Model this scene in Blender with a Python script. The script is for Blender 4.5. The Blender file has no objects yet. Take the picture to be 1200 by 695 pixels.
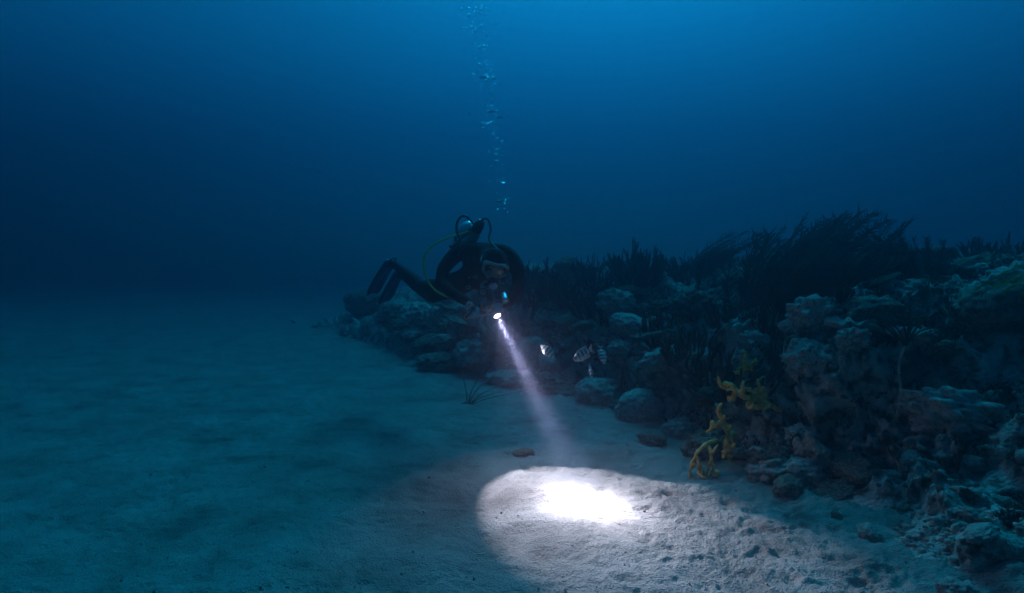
import bpy, bmesh, math, random
import numpy as np
from mathutils import Vector, Matrix
R = math.radians
SC = bpy.context.scene
COL = SC.collection

# ---------------------------------------------------------------- camera
CAM_Z, F_PX, PITCH = 1.5, 700.0, -3.44
cam_d = bpy.data.cameras.new('camera')
cam = bpy.data.objects.new('camera', cam_d); COL.objects.link(cam)
cam.location = (0, 0, CAM_Z); cam.rotation_euler = (R(90 + PITCH), 0, 0)
cam_d.sensor_width = 36; cam_d.lens = 36 * F_PX / 1200
cam_d.clip_start = 0.05; cam_d.clip_end = 500
SC.camera = cam

# ---------------------------------------------------------------- daylight that has come down through the water above
SUN_EL, SUN_AZ = 53.0, 11.0          # azimuth measured from +Y towards +X
world = bpy.data.worlds.new('World'); SC.world = world; world.use_nodes = True
nt = world.node_tree; nt.nodes.clear()
sky = nt.nodes.new('ShaderNodeTexSky'); sky.sky_type = 'NISHITA'; sky.sun_disc = False
sky.sun_elevation = R(SUN_EL); sky.sun_rotation = R(SUN_AZ)
tint = nt.nodes.new('ShaderNodeMix'); tint.data_type = 'RGBA'; tint.blend_type = 'MULTIPLY'
tint.inputs[0].default_value = 1.0; tint.inputs[7].default_value = (0.01, 0.94, 1.0, 1)
bg = nt.nodes.new('ShaderNodeBackground'); bg.inputs[1].default_value = 0.09
wo = nt.nodes.new('ShaderNodeOutputWorld')
nt.links.new(sky.outputs[0], tint.inputs[6]); nt.links.new(tint.outputs[2], bg.inputs[0]); nt.links.new(bg.outputs[0], wo.inputs[0])
sun_d = bpy.data.lights.new('sun', 'SUN'); sun_d.energy = 5.0; sun_d.angle = R(28); sun_d.color = (0.01, 0.73, 1.0)
sun = bpy.data.objects.new('sun', sun_d); COL.objects.link(sun)
ce = math.cos(R(SUN_EL))
sdir = Vector((math.sin(R(SUN_AZ)) * ce, math.cos(R(SUN_AZ)) * ce, math.sin(R(SUN_EL))))
sun.rotation_euler = (-sdir).to_track_quat('-Z', 'Y').to_euler(); sun.location = (0, 20, 40)
vs = SC.view_settings; vs.view_transform = 'Standard'; vs.look = 'None'; vs.gamma = 1.0; vs.use_curve_mapping = False
vs.exposure = 0.20
cy = SC.cycles
cy.use_denoising = True; cy.denoiser = 'OPENIMAGEDENOISE'
cy.max_bounces = 6; cy.volume_bounces = 1; cy.diffuse_bounces = 2; cy.glossy_bounces = 2; cy.transmission_bounces = 4; cy.transparent_max_bounces = 12
cy.use_light_tree = False
cy.sample_clamp_indirect = 0.8; cy.sample_clamp_direct = 0.0; cy.caustics_reflective = False; cy.caustics_refractive = False

# ---------------------------------------------------------------- helpers
rnd = random.Random(7)
def px(x, y, d):
    """world point seen at photo pixel (x, y) at depth d along the view axis"""
    c, s = math.cos(R(PITCH)), math.sin(R(PITCH))
    u, v = (x - 600) / F_PX, -(y - 347.5) / F_PX
    return Vector((u * d, d * (c - v * s), CAM_Z + d * (s + v * c)))
def ground(x, y, z=0.0):
    a, b = px(x, y, 0), px(x, y, 1)
    return a + (b - a) * ((z - a.z) / (b.z - a.z))
def tag(o, label=None, cat=None, group=None, kind=None):
    for k, v in (('label', label), ('category', cat), ('group', group), ('kind', kind)):
        if v: o[k] = v
    return o
def link(name, me, m=None, parent=None, loc=None):
    o = bpy.data.objects.new(name, me); COL.objects.link(o)
    if m is not None and me is not None and not me.materials: me.materials.append(m)
    if parent: o.parent = parent
    if loc is not None: o.location = loc
    return o
def empty(name, loc): 
    o = link(name, None, loc=loc); o.empty_display_size = 0.1
    return o
def np_mesh(name, co, faces, smooth=True):
    me = bpy.data.meshes.new(name); co = np.asarray(co, dtype=np.float32)
    if isinstance(faces, np.ndarray):
        n, k = faces.shape
        me.vertices.add(len(co)); me.vertices.foreach_set('co', co.ravel())
        me.loops.add(n * k); me.loops.foreach_set('vertex_index', faces.astype(np.int32).ravel())
        me.polygons.add(n); me.polygons.foreach_set('loop_start', np.arange(0, n * k, k, dtype=np.int32))
        me.update(calc_edges=True)
    else:
        me.from_pydata([tuple(map(float, c)) for c in co], [], faces)
    if smooth: me.polygons.foreach_set('use_smooth', np.ones(len(me.polygons), dtype=bool))
    me.update(); return me
def grid_faces(nu, nv, wrap=False):
    i, j = np.meshgrid(np.arange(nu if wrap else nu - 1), np.arange(nv - 1), indexing='ij')
    a = i * nv + j; b = ((i + 1) % nu) * nv + j
    return np.stack([a, b, b + 1, a + 1], -1).reshape(-1, 4)

# numpy noise
def _h(i, j, k, seed):
    n = (i * 374761393 + j * 668265263 + k * 2147483647 + seed * 144269504) & 0xffffffff
    n = ((n ^ (n >> 13)) * 1274126177) & 0xffffffff
    n = ((n ^ (n >> 16)) * 2246822519) & 0xffffffff
    return ((n ^ (n >> 15)) & 0xffffff) / float(0xffffff)
def vnoise(p, seed=0):
    f = np.floor(p).astype(np.int64); t = p - f; t = t * t * (3 - 2 * t)
    r = 0
    for a in (0, 1):
        for b in (0, 1):
            for c in (0, 1):
                w = (t[..., 0] if a else 1 - t[..., 0]) * (t[..., 1] if b else 1 - t[..., 1]) * (t[..., 2] if c else 1 - t[..., 2])
                r = r + w * _h(f[..., 0] + a, f[..., 1] + b, f[..., 2] + c, seed)
    return r * 2 - 1
def fbm(p, seed=0, o=4, g=0.5):
    r, a = 0, 1.0
    for i in range(o):
        r = r + a * vnoise(p * (2.03 ** i) + 17.3 * i, seed + i); a *= g
    return r
def worley(p, seed=0):
    f = np.floor(p).astype(np.int64); best = np.full(p.shape[:-1], 9.0)
    for a in (-1, 0, 1):
        for b in (-1, 0, 1):
            for c in (-1, 0, 1):
                q = f + np.array([a, b, c])
                d = 0
                for ax in range(3):
                    d = d + (q[..., ax] + _h(q[..., 0], q[..., 1], q[..., 2], seed + 31 * ax) - p[..., ax]) ** 2
                best = np.minimum(best, d)
    return np.sqrt(best)
def sstep(a, b, x):
    t = np.clip((x - a) / (b - a), 0, 1); return t * t * (3 - 2 * t)

# ---------------------------------------------------------------- materials
def new_mat(name):
    m = bpy.data.materials.new(name); m.use_nodes = True
    return m, m.node_tree.nodes, m.node_tree.links, m.node_tree.nodes['Principled BSDF']
def ramp(nodes, stops):
    r = nodes.new('ShaderNodeValToRGB'); e = r.color_ramp.elements
    while len(e) < len(stops): e.new(0.5)
    for el, (p, c) in zip(e, stops): el.position = p; el.color = (*c, 1)
    return r
def organic(name, stops, scale, rough=0.9, bump=0.4, bscale=None, detail=6, coord='Object', dist=0.02, spec=0.2):
    m, n, l, b = new_mat(name)
    tc = n.new('ShaderNodeTexCoord'); tx = n.new('ShaderNodeTexNoise'); tx.inputs['Scale'].default_value = scale; tx.inputs['Detail'].default_value = detail
    oi = n.new('ShaderNodeObjectInfo'); ad = n.new('ShaderNodeVectorMath'); ad.operation = 'ADD'
    l.new(tc.outputs[coord], ad.inputs[0])
    sc_ = n.new('ShaderNodeMath'); sc_.operation = 'MULTIPLY'; sc_.inputs[1].default_value = 40.0
    l.new(oi.outputs['Random'], sc_.inputs[0]); l.new(sc_.outputs[0], ad.inputs[1])
    l.new(ad.outputs[0], tx.inputs['Vector'])
    r = ramp(n, stops); l.new(tx.outputs['Fac'], r.inputs[0]); l.new(r.outputs[0], b.inputs['Base Color'])
    b.inputs['Roughness'].default_value = rough; b.inputs['Specular IOR Level'].default_value = spec
    if bump:
        t2 = n.new('ShaderNodeTexNoise'); t2.inputs['Scale'].default_value = bscale or scale * 5; t2.inputs['Detail'].default_value = 5
        l.new(ad.outputs[0], t2.inputs['Vector'])
        bp = n.new('ShaderNodeBump'); bp.inputs['Strength'].default_value = bump; bp.inputs['Distance'].default_value = dist
        l.new(t2.outputs['Fac'], bp.inputs['Height']); l.new(bp.outputs[0], b.inputs['Normal'])
    return m
def plain(name, c, rough=0.6, metal=0.0, var=0.25, scale=30, spec=0.4):
    lo = tuple(x * (1 - var) for x in c); hi = tuple(min(1, x * (1 + var)) for x in c)
    m = organic(name, [(0.35, lo), (0.65, hi)], scale, rough, 0.15, dist=0.003, spec=spec)
    m.node_tree.nodes['Principled BSDF'].inputs['Metallic'].default_value = metal
    return m

M_SAND = organic('sand', [(0.28, (0.145, 0.135, 0.12)), (0.45, (0.22, 0.21, 0.185)), (0.72, (0.31, 0.297, 0.267))], 3.1, 0.95, 1.0, 90, 10, dist=0.016)
M_REEF = organic('reef_rock', [(0.36, (0.045, 0.05, 0.04)), (0.43, (0.18, 0.175, 0.145)), (0.50, (0.42, 0.41, 0.36)), (0.63, (0.58, 0.56, 0.50))], 9.0, 0.95, 1.0, 38, 10, dist=0.06)
M_PALE = organic('pale_coral', [(0.32, (0.15, 0.15, 0.12)), (0.46, (0.40, 0.39, 0.34)), (0.66, (0.58, 0.56, 0.50))], 9, 0.95, 0.8, 60, 7, dist=0.012)
M_BROWN = organic('brown_coral', [(0.32, (0.08, 0.065, 0.045)), (0.5, (0.23, 0.19, 0.14)), (0.68, (0.38, 0.33, 0.26))], 10, 0.95, 0.8, 70, 7, dist=0.012)
M_DARK = organic('dark_coral', [(0.34, (0.05, 0.052, 0.04)), (0.52, (0.17, 0.17, 0.13)), (0.70, (0.34, 0.33, 0.28))], 9, 0.95, 0.8, 60, 7, dist=0.014)
M_ROD = organic('sea_rod', [(0.35, (0.020, 0.018, 0.012)), (0.65, (0.060, 0.05, 0.034))], 25, 0.95, 0.5, 250, 4, dist=0.003)
M_PLUME = organic('sea_plume', [(0.35, (0.024, 0.022, 0.016)), (0.65, (0.065, 0.058, 0.042))], 25, 0.95, 0.3, 200, 4, dist=0.003)
M_OLIVE = organic('olive_plume', [(0.35, (0.16, 0.14, 0.03)), (0.65, (0.34, 0.28, 0.08))], 25, 0.9, 0.3, 200, 4, dist=0.003)
M_SPONGE = organic('yellow_sponge', [(0.32, (0.55, 0.24, 0.05)), (0.55, (0.92, 0.45, 0.12)), (0.7, (0.95, 0.60, 0.24))], 22, 0.9, 0.6, 160, 5, dist=0.004)
M_TURF = organic('algae', [(0.35, (0.018, 0.022, 0.010)), (0.6, (0.05, 0.05, 0.024)), (0.75, (0.11, 0.10, 0.05))], 6, 0.95, 0, detail=4)
M_SUIT = organic('neoprene', [(0.35, (0.006, 0.006, 0.007)), (0.65, (0.014, 0.014, 0.016))], 30, 0.8, 0.7, 22, 5, dist=0.015, spec=0.12)
M_BLACK = plain('black_rubber', (0.014, 0.014, 0.015), 0.5)
M_NYLON = plain('black_nylon', (0.012, 0.012, 0.014), 0.8, scale=80, spec=0.15)
M_TANK = plain('brushed_tank', (0.50, 0.52, 0.53), 0.38, 0.6, 0.1)
M_STEEL = plain('steel', (0.55, 0.55, 0.56), 0.3, 0.9, 0.1)
M_YELLOW = plain('yellow_hose', (0.62, 0.58, 0.12), 0.5, 0, 0.12)
M_BLUEFIN = plain('fin_blue', (0.06, 0.03, 0.13), 0.5, 0, 0.3, 12)
M_SKIN = plain('skin', (0.42, 0.27, 0.20), 0.6, 0, 0.12, 18)
M_SILICONE = plain('clear_silicone', (0.20, 0.24, 0.25), 0.35, 0, 0.15)
M_GREY = plain('grey_plastic', (0.30, 0.31, 0.32), 0.5, 0, 0.15)
M_REG = plain('regulator_shell', (0.36, 0.48, 0.58), 0.35, 0, 0.2, 40)
M_GLOVE = organic('glove', [(0.35, (0.10, 0.10, 0.10)), (0.55, (0.22, 0.22, 0.22)), (0.7, (0.40, 0.40, 0.39))], 40, 0.8, 0.4, 60, 4, dist=0.004)
def glass_mat():
    m, n, l, b = new_mat('mask_glass')
    b.inputs['Base Color'].default_value = (0.85, 0.9, 0.9, 1); b.inputs['Roughness'].default_value = 0.08
    t = n.new('ShaderNodeBsdfTransparent'); t.inputs[0].default_value = (0.86, 0.9, 0.9, 1)
    g = n.new('ShaderNodeBsdfGlossy'); g.inputs[1].default_value = 0.12
    lw = n.new('ShaderNodeFresnel'); lw.inputs[0].default_value = 1.6
    mx = n.new('ShaderNodeMixShader'); l.new(lw.outputs[0], mx.inputs[0]); l.new(t.outputs[0], mx.inputs[1]); l.new(g.outputs[0], mx.inputs[2])
    l.new(mx.outputs[0], n['Material Output'].inputs[0]); return m
M_GLASS = glass_mat()
def bubble_mat():
    m, n, l, b = new_mat('air_bubble')
    t = n.new('ShaderNodeBsdfTransparent'); t.inputs[0].default_value = (0.97, 0.98, 1, 1)
    g = n.new('ShaderNodeBsdfGlossy'); g.inputs[1].default_value = 0.16; g.inputs[0].default_value = (0.75, 0.78, 0.8, 1)
    lw = n.new('ShaderNodeLayerWeight'); lw.inputs[0].default_value = 0.42
    r = ramp(n, [(0.25, (0.04,) * 3), (0.8, (0.95,) * 3)])
    l.new(lw.outputs['Facing'], r.inputs[0])
    mx = n.new('ShaderNodeMixShader'); l.new(r.outputs[0], mx.inputs[0]); l.new(t.outputs[0], mx.inputs[1]); l.new(g.outputs[0], mx.inputs[2])
    l.new(mx.outputs[0], n['Material Output'].inputs[0]); return m
M_BUBBLE = bubble_mat()
def lens_mat():
    m, n, l, b = new_mat('torch_lens')
    b.inputs['Base Color'].default_value = (0.9, 0.9, 0.95, 1)
    b.inputs['Emission Color'].default_value = (1.0, 0.82, 1.0, 1); b.inputs['Emission Strength'].default_value = 60
    return m
M_LENS = lens_mat()
def fish_mat():
    m, n, l, b = new_mat('fish_scales')
    tc = n.new('ShaderNodeTexCoord'); w = n.new('ShaderNodeTexWave'); w.wave_type = 'BANDS'; w.bands_direction = 'X'
    w.inputs['Scale'].default_value = 9.6; w.inputs['Distortion'].default_value = 0.7; w.inputs['Detail'].default_value = 1; w.inputs['Phase Offset'].default_value = 0.6
    l.new(tc.outputs['Object'], w.inputs['Vector'])
    r = ramp(n, [(0.24, (0.11, 0.12, 0.13)), (0.46, (0.74, 0.78, 0.77))])
    l.new(w.outputs['Fac'], r.inputs[0])
    sp = n.new('ShaderNodeSeparateXYZ'); l.new(tc.outputs['Object'], sp.inputs[0])
    mr = n.new('ShaderNodeMapRange'); mr.inputs[1].default_value = -0.020; mr.inputs[2].default_value = -0.031
    l.new(sp.outputs[2], mr.inputs[0])
    mx = n.new('ShaderNodeMix'); mx.data_type = 'RGBA'; mx.inputs[7].default_value = (0.75, 0.76, 0.74, 1)
    l.new(mr.outputs[0], mx.inputs[0]); l.new(r.outputs[0], mx.inputs[6]); l.new(mx.outputs[2], b.inputs['Base Color'])
    b.inputs['Roughness'].default_value = 0.4
    return m
M_FISH = fish_mat()
M_FIN = plain('fish_fin', (0.45, 0.47, 0.46), 0.5, 0, 0.3, 60)
M_EYE = plain('fish_eye', (0.01, 0.01, 0.012), 0.2, 0, 0.1)

# ---------------------------------------------------------------- tubes, lathes, skins
def frame_for(t):
    t = t.normalized(); a = Vector((0, 0, 1)) if abs(t.z) < 0.9 else Vector((1, 0, 0))
    u = t.cross(a).normalized(); return u, t.cross(u)
class MB:
    def __init__(s): s.v = []; s.f = []
    def tube(s, pts, radii, sides=6, cap=True):
        n = len(pts); base = len(s.v); u = None
        for i, p in enumerate(pts):
            t = (pts[min(i + 1, n - 1)] - pts[max(i - 1, 0)])
            if t.length < 1e-9: t = Vector((0, 0, 1))
            t = t.normalized()
            if u is None: u, w = frame_for(t)
            else:
                u = (u - t * u.dot(t))
                if u.length < 1e-6: u, w = frame_for(t)
                u = u.normalized(); w = t.cross(u)
            r = radii[i] if isinstance(radii, (list, tuple)) else radii
            for k in range(sides):
                a = 2 * math.pi * k / sides
                q = p + u * (math.cos(a) * r) + w * (math.sin(a) * r); s.v.append((q.x, q.y, q.z))
        for i in range(n - 1):
            for k in range(sides):
                a = base + i * sides + k; b = base + i * sides + (k + 1) % sides
                s.f.append((a, b, b + sides, a + sides))
        if cap:
            s.f.append(tuple(base + k for k in reversed(range(sides))))
            s.f.append(tuple(base + (n - 1) * sides + k for k in range(sides)))
        return s
    def lathe(s, prof, origin, axis, sides=24):
        """prof: list of (along, radius)"""
        axis = axis.normalized()
        u, w = frame_for(axis); base = len(s.v)
        for h, r in prof:
            for k in range(sides):
                a = 2 * math.pi * k / sides
                q = origin + axis * h + u * (math.cos(a) * r) + w * (math.sin(a) * r); s.v.append((q.x, q.y, q.z))
        for i in range(len(prof) - 1):
            for k in range(sides):
                a = base + i * sides + k; b = base + i * sides + (k + 1) % sides
                s.f.append((a, b, b + sides, a + sides))
        s.f.append(tuple(base + k for k in reversed(range(sides))))
        s.f.append(tuple(base + (len(prof) - 1) * sides + k for k in range(sides)))
        return s
    def box(s, c, ax, ay, az, hx, hy, hz):
        base = len(s.v)
        for i in (-1, 1):
            for j in (-1, 1):
                for k in (-1, 1):
                    q = c + ax * (i * hx) + ay * (j * hy) + az * (k * hz); s.v.append((q.x, q.y, q.z))
        for f in ((0, 1, 3, 2), (4, 6, 7, 5), (0, 4, 5, 1), (2, 3, 7, 6), (0, 2, 6, 4), (1, 5, 7, 3)): s.f.append(tuple(base + i for i in f))
        return s
    def mesh(s, name, smooth=True, bevel=0):
        me = bpy.data.meshes.new(name); me.from_pydata(s.v, [], s.f)
        if smooth: me.polygons.foreach_set('use_smooth', [True] * len(me.polygons))
        bm = bmesh.new(); bm.from_mesh(me)
        if bevel: bmesh.ops.bevel(bm, geom=bm.edges[:], offset=bevel, segments=2, affect='EDGES', clamp_overlap=True)
        bmesh.ops.recalc_face_normals(bm, faces=bm.faces); bm.to_mesh(me); bm.free()
        me.update(); return me
    def local(s, o):
        s.v = [(a - o.x, b - o.y, c - o.z) for a, b, c in s.v]; return s
def spline(pts, n):
    out = []; m = len(pts)
    for i in range(m - 1):
        p0, p1, p2, p3 = pts[max(i - 1, 0)], pts[i], pts[i + 1], pts[min(i + 2, m - 1)]
        for k in range(n):
            t = k / n
            out.append(0.5 * ((2 * p1) + (p2 - p0) * t + (2 * p0 - 5 * p1 + 4 * p2 - p3) * t * t + (3 * p1 - p0 - 3 * p2 + p3) * t ** 3))
    out.append(pts[-1].copy()); return out
def skin_mesh(name, verts, edges, radii, root=0, levels=2):
    me = bpy.data.meshes.new(name + '_skeleton'); me.from_pydata([tuple(v) for v in verts], edges, [])
    o = bpy.data.objects.new(name, me); COL.objects.link(o)
    o.modifiers.new('skin', 'SKIN'); sm = o.modifiers.new('sub', 'SUBSURF'); sm.levels = levels; sm.render_levels = levels
    for i, r in enumerate(radii):
        sv = me.skin_vertices[0].data[i]; sv.radius = r if isinstance(r, tuple) else (r, r); sv.use_root = (i == root)
    bpy.context.view_layer.update()
    dg = bpy.context.evaluated_depsgraph_get()
    out = bpy.data.meshes.new_from_object(o.evaluated_get(dg)); out.name = name
    bpy.data.objects.remove(o); bpy.data.meshes.remove(me)
    out.polygons.foreach_set('use_smooth', [True] * len(out.polygons)); return out

# ---------------------------------------------------------------- seabed and reef
EDGE = np.array([(-9.0, 17.5), (-6.0, 14.6), (-3.9, 13.0), (-2.3, 10.4), (-1.3, 8.7), (-0.35, 7.8), (0.35, 6.8), (0.95, 6.15), (1.32, 5.45), (1.48, 4.6), (1.62, 4.0),
                 (1.85, 3.55), (2.0, 3.05), (1.95, 2.5), (1.9, 1.5), (1.9, 0.0), (2.2, -4.0)])
def edge_dist(x, y):
    """signed distance from the sand-reef boundary, positive inside the reef"""
    best = np.full(x.shape, 1e9); sg = np.zeros(x.shape)
    for (ax, ay), (bx, by) in zip(EDGE[:-1], EDGE[1:]):
        ex, ey = bx - ax, by - ay
        t = np.clip(((x - ax) * ex + (y - ay) * ey) / (ex * ex + ey * ey), 0, 1)
        d = np.hypot(x - ax - t * ex, y - ay - t * ey)
        side = np.sign(ex * (y - ay) - ey * (x - ax))
        m = d < best; best = np.where(m, d, best); sg = np.where(m, side, sg)
    return best * sg
def polar(thetas, rs):
    t, r = np.meshgrid(thetas, rs, indexing='ij')
    return r * np.sin(t), r * np.cos(t)
def sand_height(x, y):
    p = np.stack([x, y, np.zeros_like(x)], -1); s = edge_dist(x, y)
    near = sstep(-1.6, 0.3, s); fade = 1 - sstep(9, 16, np.hypot(x, y))
    z = 0.045 * fbm(p * 0.55, 3, 3) + 0.012 * fbm(p * np.array([2.2, 3.4, 1]), 8, 3) * sstep(14, 7, np.hypot(x, y))
    rough = 0.75 + 1.2 * near + 0.5 * sstep(0.0, 0.5, fbm(p * 0.8, 77, 2))
    q = p + 0.05 * np.stack([vnoise(p * 6, 5), vnoise(p * 6, 6), 0 * x], -1)
    w = worley(q * np.array([7.0, 8.5, 1]), 11)
    z = z + fade * rough * (0.008 * fbm(q * np.array([5.5, 8.0, 1]), 21, 5, 0.65) - 0.009 * sstep(0.42, 0.12, w))
    w2 = worley(q * np.array([3.0, 3.6, 1]), 41)
    z = z + fade * near * 0.03 * (0.5 - w2) + fade * (0.6 + 0.6 * near) * (0.0065 * fbm(q * np.array([19.0, 24.0, 1]), 25, 3, 0.7) - 0.006 * sstep(0.32, 0.1, worley(q * np.array([15.0, 18.0, 1]), 29)))
    z = z + (1 - sstep(3.0, 4.2, y)) * 0.26 * np.clip(s - 0.1, 0, 6)                    # sand banked up the near slope
    return z
# dense in front of the camera, coarse behind it
th = np.concatenate([np.linspace(-180, -62, 40, endpoint=False), np.linspace(-62, -44, 60, endpoint=False), np.linspace(-44, 44, 620, endpoint=False), np.linspace(44, 70, 60, endpoint=False), np.linspace(70, 180, 40, endpoint=False)])
rs = np.concatenate([np.linspace(0.02, 1.9, 14, endpoint=False), np.geomspace(1.9, 9, 430, endpoint=False), np.geomspace(9, 56, 60)])
sx, sy = polar(np.radians(th), rs)
sz = sand_height(sx, sy)
seabed = link('seabed', np_mesh('seabed', np.stack([sx, sy, sz], -1).reshape(-1, 3), grid_faces(len(th), len(rs), True)), M_SAND)
tag(seabed, kind='structure')

def reef_points(x, y):
    p = np.stack([x, y, np.zeros_like(x)], -1)
    s = edge_dist(x, y) + 0.32 * fbm(p * 1.1, 91, 3)
    top = np.clip(1.16 + 0.19 * np.minimum(x - 0.2, 0), 0.16, 9) * sstep(-4.5, -3.5, x + 0.5 * vnoise(p * 1.5, 15)) - 0.5 * sstep(-4.0, -4.8, x)                       # falls away along the far end
    top = top * (0.16 + 0.84 * sstep(3.0, 4.9, y + 0.10 * x)) + (1 - sstep(3.0, 4.2, y)) * 0.24 * np.clip(s, 0, 6) + 0.05 * np.clip(x - 3, 0, 6)
    wid = 1.25 + 1.2 * (1 - sstep(3.0, 4.3, y)) + 0.4 * sstep(6.5, 9, y)
    h = top * (0.34 * sstep(0, 1, s / 0.5) + 0.30 * sstep(0, 1, s / wid) + 0.36 * sstep(0, 1, s / 2.5)) - 0.35 * sstep(0.05, -0.6, s)
    ins = sstep(-0.1, 0.35, s); near = 0.55 + 0.45 * sstep(2.6, 4.2, y)
    q = p + np.stack([0 * x, 0 * x, h], -1)
    qd = q + 0.10 * np.stack([vnoise(q * 3.1, 51), vnoise(q * 3.1, 52), vnoise(q * 3.1, 53)], -1)
    b1 = np.clip(1 - (worley(qd * 1.7, 61) / 0.62) ** 2, 0, 1)
    b2 = np.clip(1 - (worley(qd * 3.9, 62) / 0.6) ** 2, 0, 1)
    b3 = np.clip(1 - (worley(qd * 9.0, 63) / 0.6) ** 2, 0, 1)
    b4 = np.clip(1 - (worley(qd * 19.0, 64) / 0.6) ** 2, 0, 1)
    pit = sstep(0.18, 0.5, fbm(qd * 2.3, 66, 3))
    d = ins * near * (0.15 * b1 + 0.13 * b2 + 0.070 * b3 + 0.030 * b4 + 0.06 * fbm(qd * 7, 67, 4) + 0.016 * vnoise(qd * 34, 69) - 0.20 * pit)
    wall = ins * (sstep(-0.1, 0.3, s) - sstep(0.5, 1.3, s))
    # push the bumps outward on the wall (towards the sand) and upward on the top
    gx, gy = -0.78, -0.62
    X = x + gx * d * 0.8 * wall + ins * 0.07 * vnoise(qd * 4, 71); Y = y + gy * d * 0.8 * wall + ins * 0.07 * vnoise(qd * 4, 72)
    return np.stack([X, Y, h + d * (1 - 0.35 * wall)], -1)
th = np.concatenate([np.radians(np.linspace(-33, 44, 860, endpoint=False)), np.radians(np.linspace(44, 84, 90))])
rs = np.concatenate([np.geomspace(1.7, 10, 560, endpoint=False), np.geomspace(10, 30, 70)])
rx, ry = polar(th, rs)
rp = reef_points(rx, ry).reshape(-1, 3)
fc = grid_faces(len(th), len(rs))
keep = (rp[fc][:, :, 2].max(1) > -0.16)
fc = fc[keep]; used = np.unique(fc); remap = np.full(len(rp), -1); remap[used] = np.arange(len(used))
rp = rp[used]; fc = remap[fc]
reef_me = np_mesh('reef', rp, fc)
reef = link('reef', reef_me, M_REEF); tag(reef, kind='structure')
from mathutils.bvhtree import BVHTree
reef_bvh = BVHTree.FromObject(reef, bpy.context.evaluated_depsgraph_get())
sand_bvh = BVHTree.FromObject(seabed, bpy.context.evaluated_depsgraph_get())
def drop(x, y):
    best = None
    for b in (reef_bvh, sand_bvh):
        h = b.ray_cast(Vector((x, y, 6)), Vector((0, 0, -1)))
        if h[0] is not None and (best is None or h[0].z > best.z): best = h[0]
    return best
def hit(x, y):
    """first surface of the reef or seabed seen at photo pixel (x, y)"""
    a = Vector((0, 0, CAM_Z)); d = (px(x, y, 1) - a).normalized(); best = None
    for b in (reef_bvh, sand_bvh):
        h = b.ray_cast(a, d)
        if h[0] is not None and (best is None or h[3] < best[3]): best = h
    return best

# ---------------------------------------------------------------- haze: the water itself
TOP, BOT, HALF = 14.0, -1.6, 58.0
hm = MB().box(Vector((0, 0, (TOP + BOT) / 2)), Vector((1, 0, 0)), Vector((0, 1, 0)), Vector((0, 0, 1)), HALF, HALF, (TOP - BOT) / 2).mesh('haze', False)
m = bpy.data.materials.new('haze'); m.use_nodes = True; n = m.node_tree; n.nodes.clear()
pv = n.nodes.new('ShaderNodeVolumePrincipled'); out = n.nodes.new('ShaderNodeOutputMaterial'); n.links.new(pv.outputs[0], out.inputs['Volume'])
pv.inputs['Color'].default_value = (0.19, 0.20, 0.285, 1); pv.inputs['Absorption Color'].default_value = (0.25, 0.33, 0.51, 1)
pv.inputs['Density'].default_value = 0.165; pv.inputs['Density Attribute'].default_value = ''; pv.inputs['Anisotropy'].default_value = 0.90
haze = link('haze', hm, m); tag(haze, kind='stuff')

# ---------------------------------------------------------------- coral heads, boulders, plates
def ico(sub):
    bm = bmesh.new(); bmesh.ops.create_icosphere(bm, subdivisions=sub, radius=1.0)
    v = np.array([x.co[:] for x in bm.verts]); f = np.array([[q.index for q in p.verts] for p in bm.faces]); bm.free(); return v, f
ICO5, ICO4 = ico(5), ico(4)
def lump(kind, seed, sub=5):
    v, f = (ICO5 if sub == 5 else ICO4); p = v.copy(); o = np.array([seed * 7.7, seed * 3.1, 0])
    if kind == 'boulder':
        d = 0.20 * fbm(p * 1.3 + o, seed, 3) + 0.12 * fbm(p * 4 + o, seed + 9, 5, .6) + 0.06 * np.clip(1 - (worley(p * 5.5 + o, seed) / .6) ** 2, 0, 1)
        p = p * (1 + d)[:, None] * np.array([1.0, 0.85, 0.72])
    elif kind == 'knobbly':
        b = np.clip(1 - (worley(p * 2.4 + o, seed) / 0.62) ** 2, 0, 1)
        d = 0.34 * b - 0.12 + 0.10 * fbm(p * 2 + o, seed, 2) + 0.09 * fbm(p * 7 + o, seed + 4, 4, .6)
        p = p * (1 + d)[:, None] * np.array([1, 0.9, 0.8])
    elif kind == 'dome':
        d = 0.10 * fbm(p * 1.6 + o, seed, 2) + 0.07 * fbm(p * 6 + o, seed, 4, .6) + 0.05 * np.clip(1 - (worley(p * 7 + o, seed) / .6) ** 2, 0, 1)
        p = p * (1 + d)[:, None] * np.array([1, 0.95, 0.78])
    elif kind == 'plate':
        a = np.arctan2(p[:, 1], p[:, 0]); e = 1 + 0.22 * fbm(np.stack([np.cos(a), np.sin(a), 0 * a], -1) * 2.2 + o, seed, 3)
        p = p * np.stack([e, e * 0.8, 0.17 + 0 * e], -1)
        p[:, 2] += 0.14 * fbm(p * 2.8 + o, seed, 5, .6) + 0.12 * (p[:, 0] ** 2 + p[:, 1] ** 2)
    return np_mesh(kind + '_coral', p, f)
LUMPS = {}
for kind, mats in (('boulder', (M_DARK, M_PALE, M_BROWN)), ('knobbly', (M_PALE, M_DARK)), ('dome', (M_PALE, M_BROWN)), ('plate', (M_PALE, M_DARK))):
    LUMPS[kind] = []
    for i in range(4):
        me = lump(kind, 3 + i * 5); me.materials.append(mats[i % len(mats)]); LUMPS[kind].append(me)
def coral(kind, var, loc, scale, rz, label, group=None, tilt=(0, 0), cat='coral', name=None):
    o = link(name or {'boulder': 'reef_boulder', 'knobbly': 'knobbly_coral_head', 'dome': 'coral_head', 'plate': 'plate_coral'}[kind], LUMPS[kind][var % 4])
    o.location = loc; o.scale = scale if isinstance(scale, tuple) else (scale,) * 3; o.rotation_euler = (tilt[0], tilt[1], rz)
    return tag(o, label, cat, group)
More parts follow.
